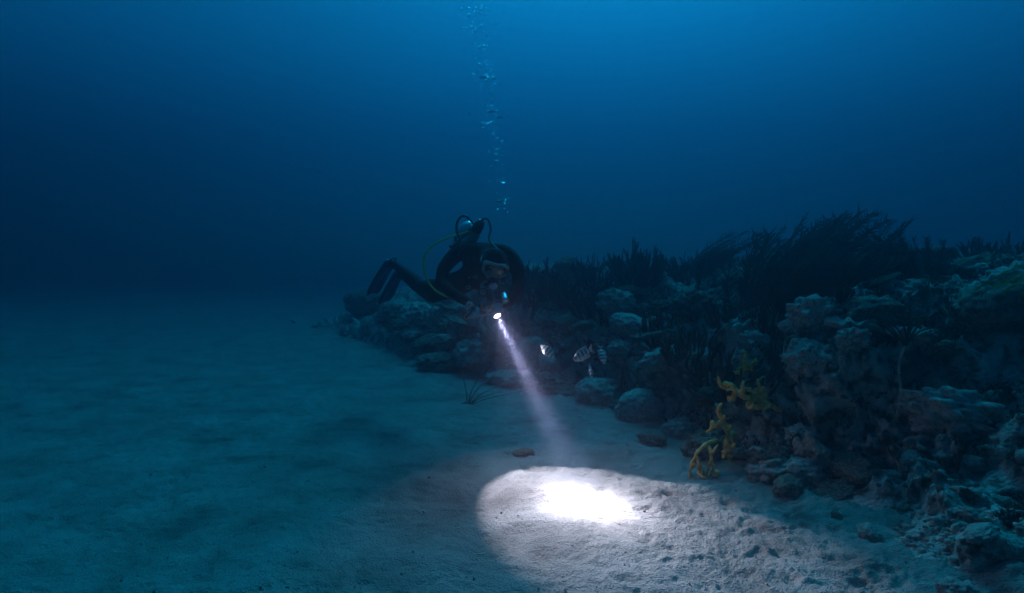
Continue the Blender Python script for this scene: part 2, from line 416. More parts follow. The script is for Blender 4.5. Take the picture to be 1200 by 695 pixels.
def coral_px(kind, var, x, y, wpx, label, sink=0.35, rz=0.0, flat=1.0, group=None, tilt=(0, 0), cat='coral'):
    h = hit(x, y); d = h[0].y; r = 0.5 * wpx * d / F_PX
    return coral(kind, var, h[0] + Vector((0, 0, r * (0.6 - sink) * flat)), (r, r, r * flat), rz, label, group, tilt, cat)
# boulders standing free on the sand in front of the reef
coral_px('dome', 0, 752, 488, 62, 'rounded pale coral head alone on the sand at the foot of the reef', 0.35, 0.4)
coral_px('boulder', 1, 702, 468, 66, 'low flat-topped rock on the sand beside the rounded coral head', 0.3, 1.1, 0.75, cat='rock')
coral_px('boulder', 0, 764, 518, 34, 'small dark rock on sand just before the rounded coral head', 0.35, 2.0, 0.7, cat='rock')
coral_px('boulder', 2, 614, 532, 24, 'small brown rock alone on open sand behind the pool of torchlight', 0.5, 0.3, 0.7, cat='rock')
coral_px('boulder', 0, 520, 432, 66, 'long dark rock where reef meets sand under the diver', 0.3, 0.2, 0.55, cat='rock')
coral_px('knobbly', 2, 560, 424, 58, 'knobbly pale coral lump beneath the diver, above the long dark rock', 0.2, 1.2, 0.8)
coral_px('boulder', 1, 600, 448, 56, 'grey slab of rock on sand beside the torch beam', 0.25, 0.6, 0.5, cat='rock')
coral_px('boulder', 2, 660, 462, 40, 'brown rock between the grey slab and the flat-topped rock', 0.3, 1.9, 0.6, cat='rock')
coral_px('boulder', 0, 425, 366, 44, 'dark knob of reef rising at the far end behind the fin', 0.1, 0.3, 0.9, cat='rock')
coral_px('dome', 1, 1098, 470, 62, 'broad brown coral mound on the slope behind the pale whip stem', 0.3, 1.4, 0.9)
coral_px('plate', 0, 1010, 398, 74, 'pale ledge-like plate coral under the feathery sea plume bush', 0.2, 0.1, 1.0)
coral_px('plate', 2, 1062, 402, 54, 'smaller pale plate coral next to the ledge under the plume bush', 0.2, 0.8, 1.1)
coral_px('knobbly', 0, 955, 380, 56, 'large knobbly pale coral head on the reef top before the plume bush', 0.2, 0.1)
coral_px('knobbly', 2, 948, 432, 56, 'knobbly coral head on the slope above the yellow sponge', 0.25, 2.1)
coral_px('boulder', 1, 940, 560, 50, 'grey lumpy boulder at the reef foot beside the lit sand', 0.25, 0.9, 0.9, cat='rock')
coral_px('knobbly', 1, 905, 548, 46, 'dark knobbly coral at the reef foot under the yellow sponges', 0.25, 2.8)
coral_px('boulder', 2, 1000, 560, 66, 'brown boulder low on the slope above the rubble', 0.25, 1.8, 0.8, cat='rock')
# many look-alikes over the reef, labelled by where on the reef they sit
ZONES = {'top': ('on the reef top', 'coral heads on the reef top'), 'wall': ('on the reef wall', 'coral lumps on the reef wall'),
         'slope': ('on the near slope', 'rubble lumps on the near slope'), 'end': ('on the low reef end', 'coral lumps at the far reef end')}
LANDMARKS = [(1.6, 4.2, 'near the yellow sponges'), (2.9, 5.6, 'under the plume bush'), (3.1, 4.0, 'by the olive plume'), (1.9, 3.2, 'beside the lit sand'), (2.6, 4.6, 'by the pale plates'),
             (0.9, 6.6, 'behind the fish'), (-.1, 8.2, 'behind the diver'), (1.6, 7.9, 'among crest rods'), (-2.0, 10.0, 'behind the fin'), (4.4, 6.6, 'beyond the plume bush'), (2.2, 3.4, 'below the sea whip'), (1.9, 5.3, 'among thin rods')]
spots = []; tries = 0
while len(spots) < 190 and tries < 8000:
    tries += 1
    d = 2.6 + 9.0 * rnd.random() ** 1.4; a = R(rnd.uniform(-16, 44)); x, y = d * math.sin(a), d * math.cos(a)
    s = float(edge_dist(np.array([x]), np.array([y]))[0])
    if s < 0.02 or s > 4.5: continue
    zone = 'end' if (x < -0.2) else 'slope' if y < 3.7 else 'wall' if s < 1.0 else 'top'
    r = {'top': rnd.uniform(0.09, 0.27), 'wall': rnd.uniform(0.08, 0.24), 'slope': rnd.uniform(0.03, 0.09), 'end': rnd.uniform(0.14, 0.34)}[zone]
    if any((x - q[0]) ** 2 + (y - q[1]) ** 2 < (0.75 * (r + q[2])) ** 2 for q in spots): continue
    spots.append((x, y, r, zone))
for x, y, r, zone in spots:
    g = drop(x, y)
    if g is None: continue
    kind = rnd.choice(['boulder', 'knobbly', 'knobbly', 'dome', 'plate'] if zone != 'slope' else ['boulder', 'boulder', 'knobbly'])
    fl = rnd.uniform(0.65, 1.05)
    var = rnd.randrange(4) if zone != 'slope' else rnd.choice((0, 2) if kind == 'knobbly' else (1, 1, 2)); col = {'dark_coral': 'dark', 'pale_coral': 'pale', 'brown_coral': 'brown'}[LUMPS[kind][var].materials[0].name]
    size = {'top': ('small', 'large'), 'wall': ('small', 'large'), 'slope': ('tiny', 'fist-sized'), 'end': ('small', 'large')}[zone][r > {'top': .18, 'wall': .16, 'slope': .075, 'end': .24}[zone]]
    near = min(LANDMARKS, key=lambda q: (q[0] - x) ** 2 + (q[1] - y) ** 2)[2]
    shape = {'boulder': 'lumpy rock', 'knobbly': 'knobbly coral head', 'dome': 'domed coral head', 'plate': 'flat plate coral'}[kind]
    label = '%s %s %s %s, %s' % (size, col, shape, ZONES[zone][0], near)
    coral(kind, var, g + Vector((0, 0, r * 0.15)), (r * rnd.uniform(0.9, 1.3) * (1.3 if kind == 'plate' else 1), r, r * fl), rnd.uniform(0, 6.28), label, ZONES[zone][1], tilt=(rnd.uniform(-0.35, 0.35), rnd.uniform(-0.35, 0.35)))

# ---------------------------------------------------------------- soft corals
def rod_bush(seed, n, height, spread, lean, rad=0.0085, fork=0.75, sides=5):
    q = random.Random(seed); mb = MB()
    for i in range(n):
        a = q.uniform(0, 6.28); rr = spread * math.sqrt(q.random())
        b = Vector((0.05 * math.cos(a) * q.random(), 0.05 * math.sin(a) * q.random(), -0.02))
        h = height * q.uniform(0.55, 1.0) * (1 - 0.3 * rr / spread)
        k1 = Vector((rr * 0.75 * math.cos(a), rr * 0.75 * math.sin(a), h * 0.28))
        tip = Vector((rr * 1.05 * math.cos(a), rr * 1.05 * math.sin(a), h)) + Vector((lean[0] * h, lean[1] * h, 0)) + Vector((q.gauss(0, .03), q.gauss(0, .03), 0))
        mid = k1.lerp(tip, 0.5) + Vector((q.gauss(0, .02), q.gauss(0, .02), 0)) - Vector((lean[0], lean[1], 0)) * h * 0.12
        pts = spline([b, k1, mid, tip], 4); r0 = rad * q.uniform(0.8, 1.25)
        mb.tube(pts, [r0 * (1.15 - 0.35 * j / (len(pts) - 1)) for j in range(len(pts) - 1)] + [r0 * 0.35], sides)
        if q.random() < fork:
            j = q.randrange(4, 8); off = Vector((q.gauss(0, .05), q.gauss(0, .05), 0))
            t2 = [pts[j]] + [pts[jj] + off * min(1, (jj - j) / 3) for jj in range(j + 1, len(pts))]
            if len(t2) > 2: mb.tube(t2, [r0 * 0.95] * (len(t2) - 1) + [r0 * 0.3], sides)
    return mb.mesh('rod_branches')
def plume_bush(seed, n, height, spread, lean, pin=0.11, npin=26, stem=0.007):
    q = random.Random(seed); mb = MB()
    for i in range(n):
        a = q.uniform(0, 6.28); rr = spread * math.sqrt(q.random()); h = height * q.uniform(0.55, 1)
        b = Vector((0, 0, -0.02)); k1 = Vector((rr * .6 * math.cos(a), rr * .6 * math.sin(a), h * .35))
        tip = Vector((rr * math.cos(a), rr * math.sin(a), h)) + Vector((lean[0] * h, lean[1] * h, 0))
        mid = k1.lerp(tip, .5) + Vector((-lean[0], -lean[1], 0)) * h * .15
        pts = spline([b, k1, mid, tip], 7); m_ = len(pts)
        mb.tube(pts, [stem * (1.2 - .8 * j / (m_ - 1)) for j in range(m_)], 5)
        side = Vector((q.gauss(0, 1), q.gauss(0, 1), 0.2)).normalized()
        for j in range(npin):
            f = 0.22 + 0.78 * j / npin; c = pts[min(int(f * (m_ - 1)), m_ - 2)].lerp(pts[min(int(f * (m_ - 1)) + 1, m_ - 1)], (f * (m_ - 1)) % 1)
            t = (pts[min(int(f * (m_ - 1)) + 1, m_ - 1)] - pts[int(f * (m_ - 1))]).normalized()
            L = pin * (1.15 - .55 * f) * q.uniform(.6, 1.2)
            for sg in (-1, 1):
                dd = (side * sg + t * .9 + Vector((q.gauss(0, .25), q.gauss(0, .25), q.gauss(0, .2))) + Vector((lean[0], lean[1], 0)) * .5).normalized()
                mb.tube([c, c + dd * L * .55 + t * L * .05, c + dd * L + t * L * .25 - Vector((0, 0, L * .08))], [.0042, .0036, .0018], 3, False)
    return mb.mesh('plume_branches')
RODS = [rod_bush(i, n, h, sp, ln) for i, (n, h, sp, ln) in enumerate([(46, .62, .26, (.05, 0)), (60, .50, .34, (-.04, 0)), (34, .75, .20, (.12, .02)), (52, .42, .30, (.1, 0)), (22, .55, .18, (0, 0)), (70, .66, .40, (.06, .03))])]
for me in RODS: me.materials.append(M_ROD)
PLUMES = [plume_bush(20 + i, n, h, sp, ln) for i, (n, h, sp, ln) in enumerate([(16, .62, .30, (.42, 0)), (20, .74, .34, (.55, .05)), (13, .56, .26, (.65, -.05)), (18, .68, .40, (.30, .05)), (12, .60, .2, (.9, 0))])]
for me in PLUMES: me.materials.append(M_PLUME)
hv, hf = ICO4; 
HOLD = np_mesh('holdfast', np.array(ico(3)[0]) * np.array([.06, .055, .035]) * (1 + .25 * fbm(ico(3)[0] * 2, 8, 3))[:, None], ico(3)[1]); HOLD.materials.append(M_DARK)
def soft(kind, me, loc, sc, rz, label, group=None, name=None):
    e = empty(name or kind, loc); e.rotation_euler = (0, 0, rz); e.scale = (sc,) * 3
    link('holdfast', HOLD, parent=e); link('branches', me, parent=e)
    return tag(e, label, 'soft coral', group)
def soft_at(kind, me, x, d, top_y, nat_h, rz, label, group=None, name=None):
    """stands at depth d under photo column x, on the reef; tall enough to reach photo row top_y"""
    X = (x - 600) / F_PX * d; g = drop(X, d)
    top = px(x, top_y, d).z; sc = min(1.35, max(0.35, (top - g.z) / nat_h))
    return soft(kind, me, g - Vector((0, 0, 0.01)), sc, rz, label, group, name)
DESC_R = ['medium bushy', 'broad low', 'tall narrow', 'short spreading', 'sparse few-armed', 'large dense']; DESC_P = ['medium', 'tall swept', 'low strongly bent', 'wide spreading', 'thin']
def near_mark(x, d):
    X = (x - 600) / F_PX * d; return min(LANDMARKS, key=lambda q: (q[0] - X) ** 2 + (q[1] - d) ** 2)[2]
NAT_R = [.58, .46, .70, .40, .52, .62]; NAT_P = [.56, .68, .5, .62, .55]
G1 = 'sea rods along the far reef crest'
for i, (x, d, ty) in enumerate([(612, 8.6, 300), (628, 8.2, 292), (646, 8.4, 298), (664, 8.0, 303), (680, 8.6, 297), (697, 8.0, 294), (716, 8.8, 300), (748, 7.6, 284), (762, 7.8, 286), (776, 8.1, 291),
                                (798, 8.0, 291), (813, 8.6, 298), (846, 8.2, 291), (862, 8.0, 290), (880, 8.4, 296), (706, 7.4, 318), (590, 9.2, 312)]):
    soft_at('sea_rod', RODS[i % 6], x, d, ty, NAT_R[i % 6], rnd.uniform(0, 6.28), '%s dim sea rod on the far reef crest, %s, %s row' % (DESC_R[i % 6], near_mark(x, d), ('back', 'front')[d < 7.9]), G1)
soft_at('sea_rod', RODS[2], 735, 7.6, 276, .70, 0.3, 'tallest slender sea rod on the far crest, rising as a narrow spike', name='sea_rod')
soft_at('sea_plume', PLUMES[4], 822, 7.4, 272, .55, 0.0, 'lone sea plume on the far crest with one tip bent over sideways')
# the big wind-blown looking bush on the crest
G2 = 'feathery sea plumes of the large bush on the crest'
for i, (x, d, ty, k) in enumerate([(896, 5.6, 276, 3), (906, 5.9, 264, 1), (926, 5.5, 258, 0), (944, 5.8, 250, 1), (958, 6.0, 246, 2), (976, 5.5, 264, 3), (918, 5.2, 284, 0), (950, 5.2, 288, 3), (985, 5.2, 294, 0)]):
    soft_at('sea_plume', PLUMES[k], x, d, ty, NAT_P[k], rnd.uniform(-.35, .35), '%s feathery sea plume in the %s of the large swept bush' % (DESC_P[k], 'front' if d < 5.4 else 'rear' if d > 5.7 else 'middle'), G2)
G3 = 'round sea plumes behind the swept bush'
for i, (x, d, ty, k) in enumerate([(1046, 5.6, 276, 3), (1066, 5.8, 274, 0), (1080, 5.5, 282, 3)]):
    soft_at('sea_plume', PLUMES[k], x, d, ty, NAT_P[k], rnd.uniform(2.4, 3.6), '%s compact sea plume beside the large swept bush on the crest' % DESC_P[k], G3)
G4 = 'low sea rods on the crest beyond the plume bush'
for i, (x, d, ty) in enumerate([(1100, 6.4, 300), (1122, 6.8, 293), (1144, 6.6, 306), (1165, 7.2, 268), (1185, 7.0, 258), (1110, 5.4, 330), (1085, 5.0, 338), (1130, 5.2, 342)]):
    soft_at('sea_rod', RODS[(i * 2 + 1) % 6], x, d, ty, NAT_R[(i * 2 + 1) % 6], rnd.uniform(0, 6.28), '%s dark sea rod beyond the plume bush, %s the crest line' % (DESC_R[(i * 2 + 1) % 6], 'behind' if d > 6.7 else 'below' if d < 5.5 else 'on'), G4)
OLIVE = plume_bush(44, 7, .55, .24, (1.0, -.1), .11, 13, .009); OLIVE.materials.append(M_OLIVE)
soft('sea_plume', OLIVE, hit(1140, 382)[0] + Vector((0, -.05, -.01)), 0.85, 0.0, 'olive yellow sea plume leaning over the pale slope', name='olive_sea_plume')
G5 = 'thin dark rods on the reef slope'
for i, (x, d, ty, k) in enumerate([(905, 5.0, 345, 4), (878, 5.2, 352, 4), (846, 5.6, 346, 0), (826, 5.4, 362, 3), (862, 4.8, 372, 3), (920, 4.7, 385, 4), (770, 6.2, 352, 4), (985, 4.5, 372, 3), (1030, 4.6, 352, 0), (1058, 4.4, 362, 5)]):
    soft_at('sea_rod', RODS[k], x, d, ty, NAT_R[k], rnd.uniform(0, 6.28), '%s dark sea rod clump on the reef slope, %s' % (DESC_R[k], near_mark(x, d)), G5)
# arching plume with a bare pale stalk in front of the crest
b = hit(1052, 486)[0]
e = empty('sea_whip', b)
p = [Vector((0, 0, -.02)), Vector((.015, 0, .16)), Vector((-.005, 0, .34)), Vector((.02, -.02, .47))]
link('stalk', MB().tube([v for v in spline(p, 5)], [.016, .015, .014, .013, .012, .012, .011, .011, .010, .010, .010, .009, .009, .009, .008, .008], 7).mesh('stalk'), M_PALE, e)
mb = MB()
for k in range(9):
    a = -1.2 + 2.4 * k / 8; L = .26 + .06 * math.sin(k * 2.1)
    mb.tube(spline([p[-1], p[-1] + Vector((math.sin(a) * L * .5, .04 * math.cos(k), L * .5)), p[-1] + Vector((math.sin(a) * L * 1.15, .06 * math.sin(k * 3), L * (.45 + .5 * math.cos(a))))], 5), [.007, .0066, .006, .006, .0055, .0055, .005, .005, .0045, .004, .002], 5)
link('branches', mb.mesh('whip_arms'), M_ROD, e)
tag(e, 'pale-stalked sea whip with arching dark arms on the near reef slope', 'soft coral')
# thin whips lying low on the sand under the diver
b = ground(548, 474); e = empty('sea_whip', b); mb = MB()
for dx, dz, bend in ((-.06, .34, -.05), (.16, .33, .05), (.28, .29, .10), (.44, .22, .12), (.58, .12, .1), (.36, .13, .05)):
    mb.tube(spline([Vector((0, 0, -.02)), Vector((dx * .35, -.02, dz * .55)), Vector((dx, bend, dz))], 6), [.008 - .0004 * j for j in range(13)], 5)
link('branches', mb.mesh('whip_arms'), M_BROWN, e); link('holdfast', HOLD, parent=e)
tag(e, 'thin branching sea whip spread low on open sand under the diver', 'soft coral')
# pale finger corals on the reef behind the diver
FING = []
for sd in range(3):
    q = random.Random(90 + sd); mb = MB()
    for k in range(16):
        a = q.uniform(0, 6.28); r_ = .11 * math.sqrt(q.random()); h = q.uniform(.07, .17); o_ = Vector((r_ * math.cos(a), r_ * math.sin(a), -.02))
        t = o_ * 1.5 + Vector((q.gauss(0, .02), q.gauss(0, .02), h))
        mb.tube([o_, o_.lerp(t, .5) + Vector((q.gauss(0, .01), 0, 0)), o_.lerp(t, .85), t], [.016, .017, .014, .006], 7)
    FING.append(mb.mesh('finger_coral'))
for me in FING: me.materials.append(M_PALE)
def finger(x, y, k, sc, label, group=None):
    h = hit(x, y); o = link('finger_coral', FING[k], loc=h[0]); o.scale = (sc,) * 3; o.rotation_euler = (0, 0, rnd.uniform(0, 6)); return tag(o, label, 'coral', group)
for i, (x, y) in enumerate([(548, 380), (560, 378), (572, 384), (500, 375), (508, 384), (606, 352), (622, 350), (636, 352), (618, 372), (600, 376), (640, 378), (586, 396)]):
    finger(x, y, i % 3, rnd.uniform(1.0, 1.7), 'pale stubby finger coral on the reef ledge behind the diver', 'pale finger corals behind the diver')

# ---------------------------------------------------------------- yellow rope sponges on the reef foot
def rope(name, strands, d0, label, rad=0.0175):
    """strands: lists of (photo x, photo y, extra depth); d0 is the depth of the reef face there"""
    pts0 = px(strands[0][0][0], strands[0][0][1], d0 + strands[0][0][2]); e = empty(name, pts0)
    for st in strands:
        rad_ = rad; P = spline([px(x, y, d0 + dd) - pts0 for x, y, dd in st], 5); n_ = len(P); q = random.Random(int(st[0][0] * 7 + st[-1][1]))
        P = [p_ + Vector((q.gauss(0, .003), q.gauss(0, .003), q.gauss(0, .003))) for p_ in P]
        rr = [rad * (1.15 - .45 * j / (n_ - 1)) * q.uniform(.82, 1.2) for j in range(n_)]; rr[-1] *= .5; rr[0] *= .9
        link('strand', MB().tube(P, rr, 8).mesh('strand'), M_SPONGE, e)
        for k in range(2):                                     # short curling side fingers
            j = q.randrange(2, n_ - 1); dv = Vector((q.gauss(0, 1), q.uniform(-1.2, .2), q.gauss(.2, .9))).normalized(); L_ = q.uniform(.03, .075)
            bend = Vector((q.gauss(0, .4), q.gauss(0, .3), q.gauss(.3, .4)))
            link('finger', MB().tube([P[j], P[j] + dv * L_ * .5, P[j] + (dv + bend * .4) * L_ * .85, P[j] + (dv + bend) * L_], [rad * .95, rad * .9, rad * .8, rad * .4], 7).mesh('finger'), M_SPONGE, e)
    return tag(e, label, 'sponge')
bpy.context.view_layer.update()
def front(pts):
    dg = bpy.context.evaluated_depsgraph_get(); ds = []
    for x, y in pts:
        a_ = Vector((0, 0, CAM_Z)); r_ = SC.ray_cast(dg, a_, (px(x, y, 1) - a_).normalized())
        if r_[0]: ds.append(r_[1].y)
    ds.sort(); return ds[len(ds) // 5]
dA = front([(x, y) for x in range(850, 912, 8) for y in range(448, 482, 6)]) - 0.05
rope('rope_sponge', [[(896, 470, .1), (884, 466, 0), (872, 466, -.04), (862, 458, -.03), (851, 456, 0)], [(866, 462, -.03), (858, 452, -.05), (850, 449, -.02), (848, 456, 0)], [(884, 466, 0), (876, 474, -.05), (882, 479, -.05), (894, 477, -.02)],
                     [(884, 468, 0), (890, 458, 0), (896, 454, .03)], [(872, 466, -.04), (870, 458, -.06), (878, 456, -.04), (886, 460, -.02)], [(894, 470, .05), (908, 478, .02), (920, 482, .08), (935, 476, .15)], [(862, 458, -.03), (860, 466, -.05), (855, 470, -.02)]],
     dA, 'tangled yellow rope sponge high on the reef foot, highest of the three')
dB = front([(x, y) for x in range(834, 862, 5) for y in range(472, 540, 8)]) - 0.05
rope('rope_sponge', [[(862, 510, .1), (852, 504, .02), (846, 492, 0), (842, 482, 0), (845, 472, .02)], [(846, 494, 0), (838, 500, -.03), (834, 494, 0)], [(856, 508, .02), (850, 520, -.03), (852, 532, -.03), (857, 538, 0)], [(850, 522, -.03), (857, 528, -.05), (858, 520, -.03), (855, 512, 0)], [(852, 530, -.03), (846, 536, -.03)]],
     dB, 'yellow rope sponge with one upright horn, between the other two sponges')
dC = front([(x, y) for x in range(808, 840, 5) for y in range(520, 560, 6)]) - 0.04
rope('rope_sponge', [[(840, 516, .15), (828, 520, .05), (816, 532, 0), (810, 548, 0), (808, 562, .02)], [(830, 522, .05), (834, 536, 0), (830, 548, -.02), (827, 556, 0)], [(816, 534, 0), (819, 546, -.02), (818, 556, 0)], [(818, 544, -.02), (824, 552, -.02), (822, 560, 0)], [(832, 540, 0), (836, 548, 0), (832, 556, 0)]],
     dC, 'small drooping yellow rope sponge arching down to the sand', 0.0125)
h0 = Vector((0, front([(x, y) for x in range(860, 890, 5) for y in range(416, 440, 5)]), 0))
rope('rope_sponge', [[(884, 436, .1), (876, 432, 0), (871, 424, -.02), (873, 416, 0)], [(876, 432, 0), (868, 438, -.02), (860, 436, 0)], [(878, 434, 0), (882, 426, 0), (888, 424, .03)]], h0.y - .06, 'dull yellow sponge fingers poking up through dark algae on the reef', 0.012)

# ---------------------------------------------------------------- algae turf: short blades over the reef
rng = np.random.default_rng(5)
c = rp[rng.integers(0, len(rp), 110000)]
mask = (fbm(c * 2.1, 33, 3) > 0.02) & (c[:, 2] > 0.05) & (np.hypot(c[:, 0], c[:, 1]) < 11)
c = c[mask][:30000]; N = len(c)
hgt = rng.uniform(.015, .055, N) * (0.6 + 0.06 * np.hypot(c[:, 0], c[:, 1]))
vv, ff = [], []
for k in range(3):
    a = rng.uniform(0, 6.28, N); w_ = rng.uniform(.002, .005, N); ln = rng.normal(0, .03, (N, 2))
    b0 = c + np.stack([np.cos(a) * w_, np.sin(a) * w_, np.full(N, -.01)], -1); b1 = c - np.stack([np.cos(a) * w_, np.sin(a) * w_, np.full(N, .01)], -1)
    mid = c + np.stack([ln[:, 0] * .4, ln[:, 1] * .4, hgt * .6], -1); tp = c + np.stack([ln[:, 0], ln[:, 1], hgt], -1)
    m0 = mid + np.stack([np.cos(a) * w_ * .8, np.sin(a) * w_ * .8, 0 * a], -1); m1 = mid - np.stack([np.cos(a) * w_ * .8, np.sin(a) * w_ * .8, 0 * a], -1)
    base = len(vv) * 5 * N if False else k * 5 * N
    vv.append(np.stack([b0, b1, m1, m0, tp], 1).reshape(-1, 3)); i = np.arange(N) * 5 + base
    ff += [np.stack([i, i + 1, i + 2], -1), np.stack([i, i + 2, i + 3], -1), np.stack([i + 3, i + 2, i + 4], -1)]
turf = link('algae_turf', np_mesh('algae_turf', np.concatenate(vv), np.concatenate(ff), False), M_TURF)
tag(turf, 'short dark algae growing over the reef rock', 'algae', kind='stuff')

# ---------------------------------------------------------------- encrusting growth and broken coral over the reef
kv, kf = ico(1); NK = 5200
i_ = rng.integers(0, len(rp), 60000); c = rp[i_]; dist_ = np.hypot(c[:, 0], c[:, 1])
c = c[(c[:, 2] > .0) & (dist_ < 9.5) & (vnoise(c * 3.3, 44) > -.35)][:NK]; NK = len(c)
kr = rng.uniform(.006, .022, NK) * (.7 + .10 * np.hypot(c[:, 0], c[:, 1])); kr[rng.random(NK) < .06] *= 1.9
kvv = c[:, None, :] + kv[None] * kr[:, None, None] * rng.uniform(.65, 1.3, (NK, len(kv), 1)) * np.stack([rng.uniform(.7, 1.4, NK), rng.uniform(.7, 1.4, NK), rng.uniform(.5, 1.1, NK)], -1)[:, None, :]
M_CRUST = organic('crust', [(0.36, (0.06, 0.055, 0.04)), (0.47, (0.20, 0.18, 0.15)), (0.56, (0.32, 0.30, 0.26)), (0.68, (0.44, 0.42, 0.37))], 7, 0.95, 0.6, 90, 6, dist=0.01)
crust = link('coral_rubble', np_mesh('coral_rubble', kvv.reshape(-1, 3), (kf[None] + (np.arange(NK) * len(kv))[:, None, None]).reshape(-1, 3)), M_CRUST)
tag(crust, 'small encrusting knobs and broken coral bits covering the reef', 'rubble', kind='stuff')

# ---------------------------------------------------------------- shell grit on the sand
def specks(name, pos, rad, m, seed):
    rg = np.random.default_rng(seed); ov = np.array([(1, 0, 0), (-1, 0, 0), (0, 1, 0), (0, -1, 0), (0, 0, 1), (0, 0, -1)], float)
    of = np.array([(0, 2, 4), (2, 1, 4), (1, 3, 4), (3, 0, 4), (2, 0, 5), (1, 2, 5), (3, 1, 5), (0, 3, 5)])
    n_ = len(pos); v = pos[:, None, :] + ov[None] * rad[:, None, None] * rg.uniform(.5, 1.4, (n_, 6, 1))
    f = (of[None] + (np.arange(n_) * 6)[:, None, None]).reshape(-1, 3)
    return link(name, np_mesh(name, v.reshape(-1, 3), f), m)
n_ = 9000
gx_ = rng.uniform(-2.6, 2.6, n_); gy_ = 2.3 + 4.5 * rng.random(n_) ** 1.6
gz_ = sand_height(gx_, gy_)
rad = rng.uniform(.0012, .0038, n_) + (rng.random(n_) < .025) * rng.uniform(.002, .007, n_)
M_GRIT = organic('grit', [(0.4, (0.05, 0.045, 0.04)), (0.5, (0.22, 0.2, 0.17)), (0.65, (0.6, 0.58, 0.52))], 60, 0.9, 0, detail=2)
tag(specks('gravel', np.stack([gx_, gy_, gz_ + rad * .3], -1), rad, M_GRIT, 4), 'fine shell grit and gravel strewn over the sand', 'gravel', kind='stuff')

# ---------------------------------------------------------------- the diver
TORCH_TIP = px(583, 370.5, 4.30); TARGET = ground(690, 596)
AX = (TARGET - TORCH_TIP).normalized()
SIDE = AX.cross(Vector((0, 0, 1))).normalized(); UPV = SIDE.cross(AX).normalized()
pelvis = px(526, 338, 5.06)
diver = empty('person', pelvis)
tag(diver, 'scuba diver in black wetsuit and mask hovering over the sand, shining a torch downward', 'person')
V, E, RD = [], [], []
def add(p, r, link_to=None):
    V.append(p - pelvis); RD.append(r)
    if link_to is not None: E.append((link_to, len(V) - 1))
    return len(V) - 1
def chain(start, items):
    i = start
    for p, r in items: i = add(p, r, i)
    return i
p0 = add(pelvis, .115)
waist = add(px(548, 327, 4.93), .105, p0); chest = add(px(563, 310, 4.75), .14, waist); upper = add(px(568, 294, 4.60), .135, chest)
neck = add(px(571, 302, 4.47), .065, upper); head0 = add(px(575, 306, 4.38), .092, neck); head1 = add(px(579, 313, 4.30), .098, head0); chin = add(px(583, 322, 4.25), .066, head1)
# arms (photo left, photo right)
W_L, W_R = px(552, 356, 4.20), px(594, 357, 4.27)
aL = chain(upper, [(px(543, 293, 4.62), .084), (px(530, 302, 4.56), .066), (px(519, 316, 4.47), .052), (px(517, 332, 4.40), .050), (px(529, 343, 4.31), .047), (px(543, 351, 4.25), .040), (W_L, .031)])
aR = chain(upper, [(px(591, 295, 4.56), .088), (px(602, 307, 4.52), .07), (px(608, 318, 4.46), .060), (px(609, 332, 4.42), .054), (px(605, 343, 4.36), .050), (px(600, 351, 4.31), .040), (W_R, .031)])
# legs: photo-left leg bent with the fin kicked up, the other trailing below
k1 = chain(p0, [(px(509, 337, 5.20), .110), (px(501, 338, 5.36), .090), (px(494, 337, 5.46), .068), (px(482, 326, 5.58), .066), (px(469, 315, 5.70), .048), (px(462, 309, 5.76), .042), (px(456, 309, 5.79), .046), (px(451, 315, 5.80), .036)])
k2 = chain(p0, [(px(516, 343, 5.22), .108), (px(506, 344, 5.42), .088), (px(499, 342, 5.56), .068), (px(488, 334, 5.74), .064), (px(477, 326, 5.92), .046), (px(471, 322, 6.0), .042), (px(466, 322, 6.04), .044), (px(462, 328, 6.06), .034)])
def hand(wrist_i, wrist, palm_c, fingers, r=.0095):
    pi = add(wrist.lerp(palm_c, .5), (.032, .020), wrist_i); pj = add(palm_c, (.036, .020), pi)
    for f in fingers:
        i = pj if f[0] != 'thumb' else pi
        for q in f[1:]: i = add(q, r, i)
# photo-right hand grips the torch barrel
GRIP = TORCH_TIP - AX * .10
palmR = GRIP + SIDE * .036 + UPV * .03
fg = []
for k in range(4):
    c0 = TORCH_TIP - AX * (.045 + .024 * k); rr = .034
    fg.append(('f', c0 + SIDE * .040 + UPV * .012, c0 + SIDE * .026 - UPV * .030, c0 - SIDE * .012 - UPV * (.036 - .002 * k), c0 - SIDE * (.034 - .004 * k) - UPV * .012))
fg.append(('thumb', GRIP + SIDE * .02 + UPV * .042, GRIP + AX * .02 - SIDE * .012 + UPV * .038, GRIP + AX * .045 - SIDE * .030 + UPV * .022))
hand(aR, W_R, palmR, fg)
# photo-left hand holds the corner of the grey tray
TR = px(568, 364, 4.14); tx_ = (px(590, 360, 4.20) - px(548, 368, 4.12)).normalized(); tz_ = Vector((0.1, -.55, .83)); tz_ = (tz_ - tx_ * tz_.dot(tx_)).normalized(); ty_ = tz_.cross(tx_)
corner = TR - tx_ * .115
palmL = corner + tz_ * .034 + ty_ * .02
fl = []
for k in range(4):
    o_ = corner + ty_ * (.045 - .026 * k) + tx_ * (.01 - .004 * k)
    fl.append(('f', o_ + tz_ * .026 - tx_ * .035, o_ + tz_ * .004 - tx_ * .048, o_ - tz_ * .020 - tx_ * .034, o_ - tz_ * .022 - tx_ * (.006 + .004 * (k == 3))))
fl.append(('thumb', corner + tz_ * .028 + ty_ * .035 + tx_ * .01, corner + tz_ * .020 + ty_ * .03 + tx_ * .035, corner + tz_ * .0175 + ty_ * .018 + tx_ * .058))
hand(aL, W_L, palmL, fl)
body = link('body', skin_mesh('diver_body', V, E, RD, p0, 2), M_SUIT, diver)
body.data.materials.append(M_GLOVE)                              # gloves
for pg in body.data.polygons:
    c_ = pg.center + pelvis
    if (c_ - palmR).length < .085 or (c_ - palmL).length < .085: pg.material_index = 1
